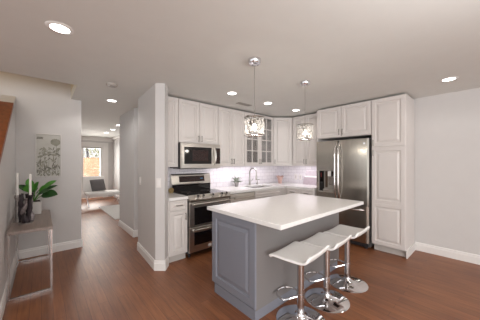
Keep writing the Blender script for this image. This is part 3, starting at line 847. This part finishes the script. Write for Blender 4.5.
build('frame', MB().box(2.53, 2.83, 2.88, 2.98, 2.432, 2.4395), 'vent', t)
mb = MB()
for k in range(8): mb.box(2.555 + k * 0.033, 2.575 + k * 0.033, 2.895, 2.965, 2.4295, 2.432)
build('slats', mb, 'nickel', t)

# ------------------------------------------------------------------ things on the worktops
def plant_small(cx, cy, z0):
    t = thing('potted_plant', 'small sage green plant in a grey pot on the worktop above the dishwasher', 'plant', (cx, cy, z0))
    build('pot', MB().lathe((cx, cy, z0), [(0.034, 0), (0.046, 0.095), (0.041, 0.095), (0.038, 0.08)], 18), 'stonepot', t, smooth=True)
    mb = MB()
    for k in range(46):
        a = random.uniform(0, 2 * PI); e = random.uniform(0.1, 1.3)
        b = Vector((cx, cy, z0 + 0.085)); d = Vector((math.cos(a) * math.cos(e), math.sin(a) * math.cos(e) * 0.8, math.sin(e)))
        l = random.uniform(0.09, 0.19)
        mb.leaf(b + d * 0.03, b + d * l, 0.045, 0.03 * random.random(), 3)
    build('leaves', mb, 'sage', t, recalc=False)
plant_small(2.96, 3.46, 0.92)
t = thing('coral_vase', 'coral pink flared vase with fluted rim in the worktop corner', 'vase', (4.25, 3.38, 0.92))
mb = MB(); rows = []
for (r, h, am) in ((0.036, 0, 0), (0.042, 0.01, 0), (0.046, 0.06, 0.05), (0.058, 0.11, 0.1), (0.08, 0.165, 0.25), (0.073, 0.165, 0.25), (0.05, 0.1, 0.1)):
    rows.append([mb.pt((4.25 + r * (1 + am * math.cos(5 * a)) * math.cos(a), 3.38 + r * (1 + am * math.cos(5 * a)) * math.sin(a), 0.92 + h + 0.02 * am * 4 * math.cos(5 * a) * (h > .1))) for a in [2 * PI * k / 40 for k in range(40)]])
for a, b in zip(rows, rows[1:]):
    for k in range(40): mb.face([a[k], a[(k + 1) % 40], b[(k + 1) % 40], b[k]])
mb.face(rows[0][::-1]); mb.face(rows[-1])
build('vase_body', mb, 'coral', t, smooth=True)
t = thing('mauve_board', 'mauve and white board leaning on the tiles beside the fridge', 'board', (4.49, 2.7, 0.92))
mb = MB(frame((4.47, 0), (0, -1)))
def lean(name, z0, z1, m, u0, u1):
    b = MB()
    x = lambda z: 4.505 - 0.055 * (1 - (z - 0.92) / 0.32)
    pts = [(x(z0), z0), (x(z1), z1), (x(z1) - 0.014, z1), (x(z0) - 0.014, z0)]
    b.extrude([(px, pz) for px, pz in pts], 1, u0, u1)
    return build(name, b, m, t)
lean('lower_panel', 0.921, 1.085, 'mauve', 2.55, 2.87)
lean('white_band', 1.085, 1.115, 'white', 2.55, 2.85)
lean('upper_panel', 1.115, 1.225, 'palemauve', 2.55, 2.83)
for k, (z, y) in enumerate(((1.07, 3.12), (1.07, 3.0))):
    t = thing('power_outlet', ('white outlet plate on the tiles nearest the corner', 'white outlet plate on the tiles beside the mauve board')[k], 'outlet', (4.522, y, z))
    build('plate', MB().box(4.516, 4.522, y - 0.036, y + 0.036, z - 0.058, z + 0.058), 'plate', t)
    build('socket', MB().box(4.514, 4.516, y - 0.016, y + 0.016, z - 0.036, z + 0.036), 'palegrey', t)

# wall switch on the hall side of the wall end
fs = frame((1.17, 3.82), (0.062, -0.998))
fs = frame((1.17, 3.82), ((1.115 - 1.17) / 0.8867, (2.935 - 3.82) / 0.8867))
t = thing('light_switch', 'white light switch plate on the hall side of the wall end', 'switch', (1.155, 3.67, 1.12))
build('plate', MB(fs).box(0.11, 0.19, 0.0, 0.006, 1.06, 1.18), 'plate', t)
build('rocker', MB(fs).box(0.135, 0.165, 0.006, 0.010, 1.085, 1.155), 'trim', t)
dx, dy = 1.205 - 1.115, 2.85 - 2.935; L = math.hypot(dx, dy)
fe_ = frame((1.115, 2.935), (dx / L, dy / L))
t = thing('light_switch', 'white light switch plate on the narrow end face of the wall', 'switch', (1.15, 2.9, 1.15))
build('plate', MB(fe_).box(0.015, 0.075, 0.0, 0.005, 1.08, 1.20), 'plate', t)
build('rocker', MB(fe_).box(0.032, 0.058, 0.005, 0.009, 1.105, 1.175), 'trim', t)

# ------------------------------------------------------------------ console table and what stands on it
TX0, TX1, TY0, TY1 = -0.262, 0.095, 3.24, 4.42
t = thing('console_table', 'narrow console table with grey brown top and chrome frame by the stair wall', 'table', ((TX0 + TX1) / 2, 3.83, 0))
build('tabletop', MB().box(TX0, TX1, TY0, TY1, 0.668, 0.70), 'table', t, bevel=0.003)
for x in (TX0 + 0.012, TX1 - 0.012):
    for y in (TY0 + 0.012, TY1 - 0.012):
        build('leg', MB().box(x - 0.009, x + 0.009, y - 0.009, y + 0.009, 0.0, 0.668), 'steelpole', t)
for y in (TY0 + 0.012, TY1 - 0.012): build('floor_rail', MB().box(TX0 + 0.021, TX1 - 0.021, y - 0.009, y + 0.009, 0.0, 0.02), 'steelpole', t)
build('floor_rail', MB().box(TX0, TX0 + 0.021, TY0 + 0.021, TY1 - 0.021, 0.0, 0.02), 'steelpole', t)

cx, cy = -0.137, 3.60
t = thing('driftwood_candle_holder', 'dark twisted driftwood candle holder on the console table', 'candle holder', (cx, cy, 0.70))
build('foot', MB().lathe((cx, cy, 0.70), [(0.066, 0.001), (0.062, 0.01), (0.04, 0.018)], 20), 'mercury', t, smooth=True)
for k in range(10):
    a0 = 2 * PI * k / 10
    pts = []; rr = []
    for j in range(14):
        s = j / 13; a = a0 + 0.6 * math.sin(1.8 * s + k * 1.3) + 0.2 * math.sin(8 * s + k)
        r = 0.05 - 0.004 * s + 0.009 * math.sin(9 * s + 2 * k)
        pts.append((cx + r * math.cos(a), cy + r * math.sin(a), 0.722 + s * (0.30 + 0.035 * math.sin(3 * k)))); rr.append(0.02 - 0.004 * s + 0.005 * math.sin(11 * s + k))
    build('branch', MB().tube(pts, rr, 8), 'bark' if k % 4 else 'barklight', t, smooth=True)
qx, qy = cx + 0.04, cy - 0.035
build('candle_cup', MB().lathe((qx, qy, 1.005), [(0.012, 0), (0.02, 0.025)], 12), 'bark', t, smooth=True)
single('candle', MB().lathe((qx, qy, 1.03), [(0.012, 0), (0.0115, 0.235), (0.004, 0.242)], 14), 'wax', 'slender white candle standing in the dark driftwood holder', 'candle', (qx, qy, 1.03), smooth=True)
hx, hy = -0.215, 3.76
t = thing('metal_candle_holder', 'slim grey metal candle holder beside the driftwood holder', 'candle holder', (hx, hy, 0.70))
build('stem', MB().lathe((hx, hy, 0.70), [(0.036, 0), (0.034, 0.01), (0.022, 0.02), (0.024, 0.14), (0.020, 0.26), (0.028, 0.29), (0.024, 0.32)], 16), 'mercury', t, smooth=True)
single('candle', MB().lathe((hx, hy, 1.02), [(0.012, 0), (0.0115, 0.255), (0.004, 0.262)], 14), 'wax', 'slender white candle standing in the slim grey metal holder', 'candle', (hx, hy, 1.02), smooth=True)

t = thing('potted_plant', 'broad-leaved green plant in a square white pot on the console table', 'plant', (-0.085, 4.22, 0.70))
px, py = -0.085, 4.22
build('pot', MB().prism([(px - .085, py - .085), (px + .085, py - .085), (px + .085, py + .085), (px - .085, py + .085)], 0.70, 0.87), 'ceramic', t, bevel=0.006)
build('soil', MB().box(px - .07, px + .07, py - .07, py + .07, 0.87, 0.874), 'soil', t)
Rv = Vector((0.75, -0.66, 0)); Bv = Vector((0.66, 0.75, 0))
specs = [(0.34, 0.08, 0.00, 1, 0.15), (0.28, 0.14, -0.08, 1, 0.12), (0.26, 0.27, 0.08, 0, 0.11), (0.06, 0.26, 0.02, 0, 0.12), (-0.10, 0.30, 0.03, 0, 0.09), (-0.16, 0.22, -0.05, 1, 0.1),
         (0.17, 0.12, -0.12, 1, 0.1), (0.02, 0.22, -0.12, 0, 0.12), (-0.08, 0.16, 0.12, 1, 0.1), (0.14, 0.2, 0.12, 0, 0.1), (0.26, 0.2, 0.1, 1, 0.07)]
for k, (r, h, b, dk, w) in enumerate(specs):
    base = Vector((px, py, 0.872)); tip = base + Rv * r + Bv * b + Vector((0, 0, h + 0.04))
    mid = base + (tip - base) * 0.35 + Vector((0, 0, 0.04))
    st_ = MB().tube([base, mid], 0.004, 6)
    s_ = build('stem', st_, 'leaf', t)
    build('leaf', MB().leaf(mid, tip, w, 0.03, 8, roll=0.75 if r > 0 else -0.5), 'leafdark' if dk else 'leaf', s_, recalc=False, smooth=True)

# picture on the hall wall
t = thing('wall_picture', 'framed grey botanical print hanging on the wall above the console table', 'picture', (0.08, 4.57, 1.53))
X0, X1, Z0, Z1 = -0.075, 0.238, 1.185, 1.85
yb = 4.579
FW = frame((0, yb), (1, 0))
build('frame', MB(FW).rings(X0, X1, Z0, Z1, [(0, 0), (0, 0.028), (0.012, 0.03), (0.014, 0.024)], cap=False), 'framew', t)
build('print', MB(FW).box(X0 + 0.012, X1 - 0.012, 0.012, 0.022, Z0 + 0.012, Z1 - 0.012), 'print', t)
mb = MB(FW)
def blob(u, z, ru, rz, rot=0, n=14, mi=0):
    mb.mi = mi
    ids = []
    for k in range(n):
        a = 2 * PI * k / n; x = ru * math.cos(a); y = rz * math.sin(a)
        ids.append(mb.pt((u + x * math.cos(rot) - y * math.sin(rot), 0.0226 + 0.0001 * (len(mb.f) % 7), z + x * math.sin(rot) + y * math.cos(rot))))
    mb.face(ids)
blob(0.165, 1.725, 0.052, 0.045)
for k in range(14): blob(0.165 + 0.05 * math.cos(k * .45), 1.725 + 0.043 * math.sin(k * .45), 0.012, 0.012, mi=0)
for k in range(6): blob(-0.04 + 0.022 * (k % 3), 1.79 - 0.018 * (k // 3), 0.018, 0.007, random.uniform(-.6, .6), mi=1)
for k in range(110):
    u = random.uniform(-0.05, 0.21); z = 1.21 + (random.random() ** 1.3) * 0.42
    blob(u, z, random.uniform(0.016, 0.036), random.uniform(0.005, 0.011), random.uniform(0.6, 2.5), 8, mi=0 if random.random() < .7 else 1)
for u, z1 in ((-0.02, 1.5), (0.03, 1.53), (0.08, 1.56), (0.13, 1.53), (0.19, 1.62), (0.165, 1.68)):
    mb.mi = 1
    a = [mb.pt((u - 0.002, 0.0234, 1.21)), mb.pt((u + 0.002, 0.0234, 1.22)), mb.pt((u + 0.012, 0.0234, z1)), mb.pt((u + 0.008, 0.0234, z1))]
    mb.face(a); blob(u + 0.01, z1, 0.026, 0.018, 0.3, mi=0)
build('botanical_drawing', mb, ['ink', 'inkdark'], t, recalc=False)

# ------------------------------------------------------------------ sitting room beyond the hall
single('rug', MB().box(1.36, 2.2, 6.2, 8.3, 0.0, 0.018), 'rug', 'pale rug on the sitting room floor before the lounge chair', 'rug', (1.78, 7.4, 0))
t = thing('lounge_chair', 'low white lounge chair with crossed chrome legs in the far room', 'chair', (1.55, 8.9, 0))
build('seat_pad', MB().box(1.06, 2.04, 8.38, 9.0, 0.35, 0.45), 'hide', t, bevel=0.03)
build('back_pad', MB().extrude([(8.93, 0.455), (9.02, 0.455), (9.22, 0.93), (9.13, 0.95)], 0, 1.02, 1.66), 'hide', t, bevel=0.02)
for x in (1.12, 1.98):
    build('leg', MB().tube([(x, 9.1, 0.34), (x, 8.75, 0.17), (x, 8.42, 0.012)], 0.013, 8).tube([(x, 8.4, 0.34), (x, 8.75, 0.17), (x, 9.05, 0.012)], 0.013, 8), 'chrome', t, smooth=True)
build('crossbar', MB().tube([(1.12, 8.75, 0.17), (1.98, 8.75, 0.17)], 0.012, 8), 'chrome', t, smooth=True)
mb = MB()
n = 10
rows = []
cu = Vector((1.45, 8.77, 0.475))
for side in (-1, 1):
    g = []
    for i in range(n + 1):
        r = []
        for j in range(n + 1):
            a, b = -1 + 2 * i / n, -1 + 2 * j / n
            th = 0.075 * (max(0, 1 - a ** 4) * max(0, 1 - b ** 4)) ** 0.6
            u, v = a * 0.22 * (1 - 0.06 * (1 - b * b) * 0), (b + 1) * 0.2
            # leaning back towards the chair back, facing the camera side
            q = cu + Vector((0.85, -0.5, 0)) * 0 + Vector((0.92, 0.0, 0.05)) * u + Vector((-0.12, 0.36, 0.92)) * v + Vector((0.0, -0.93, 0.36)) * (side * th)
            r.append(mb.pt(q))
        g.append(r)
    rows.append(g)
for s_, g in enumerate(rows):
    for i in range(n):
        for j in range(n):
            q = [g[i][j], g[i + 1][j], g[i + 1][j + 1], g[i][j + 1]]
            mb.face(q if s_ else q[::-1])
single('cushion', mb, 'cushion', 'charcoal square cushion on the white lounge chair', 'cushion', tuple(cu), smooth=True)
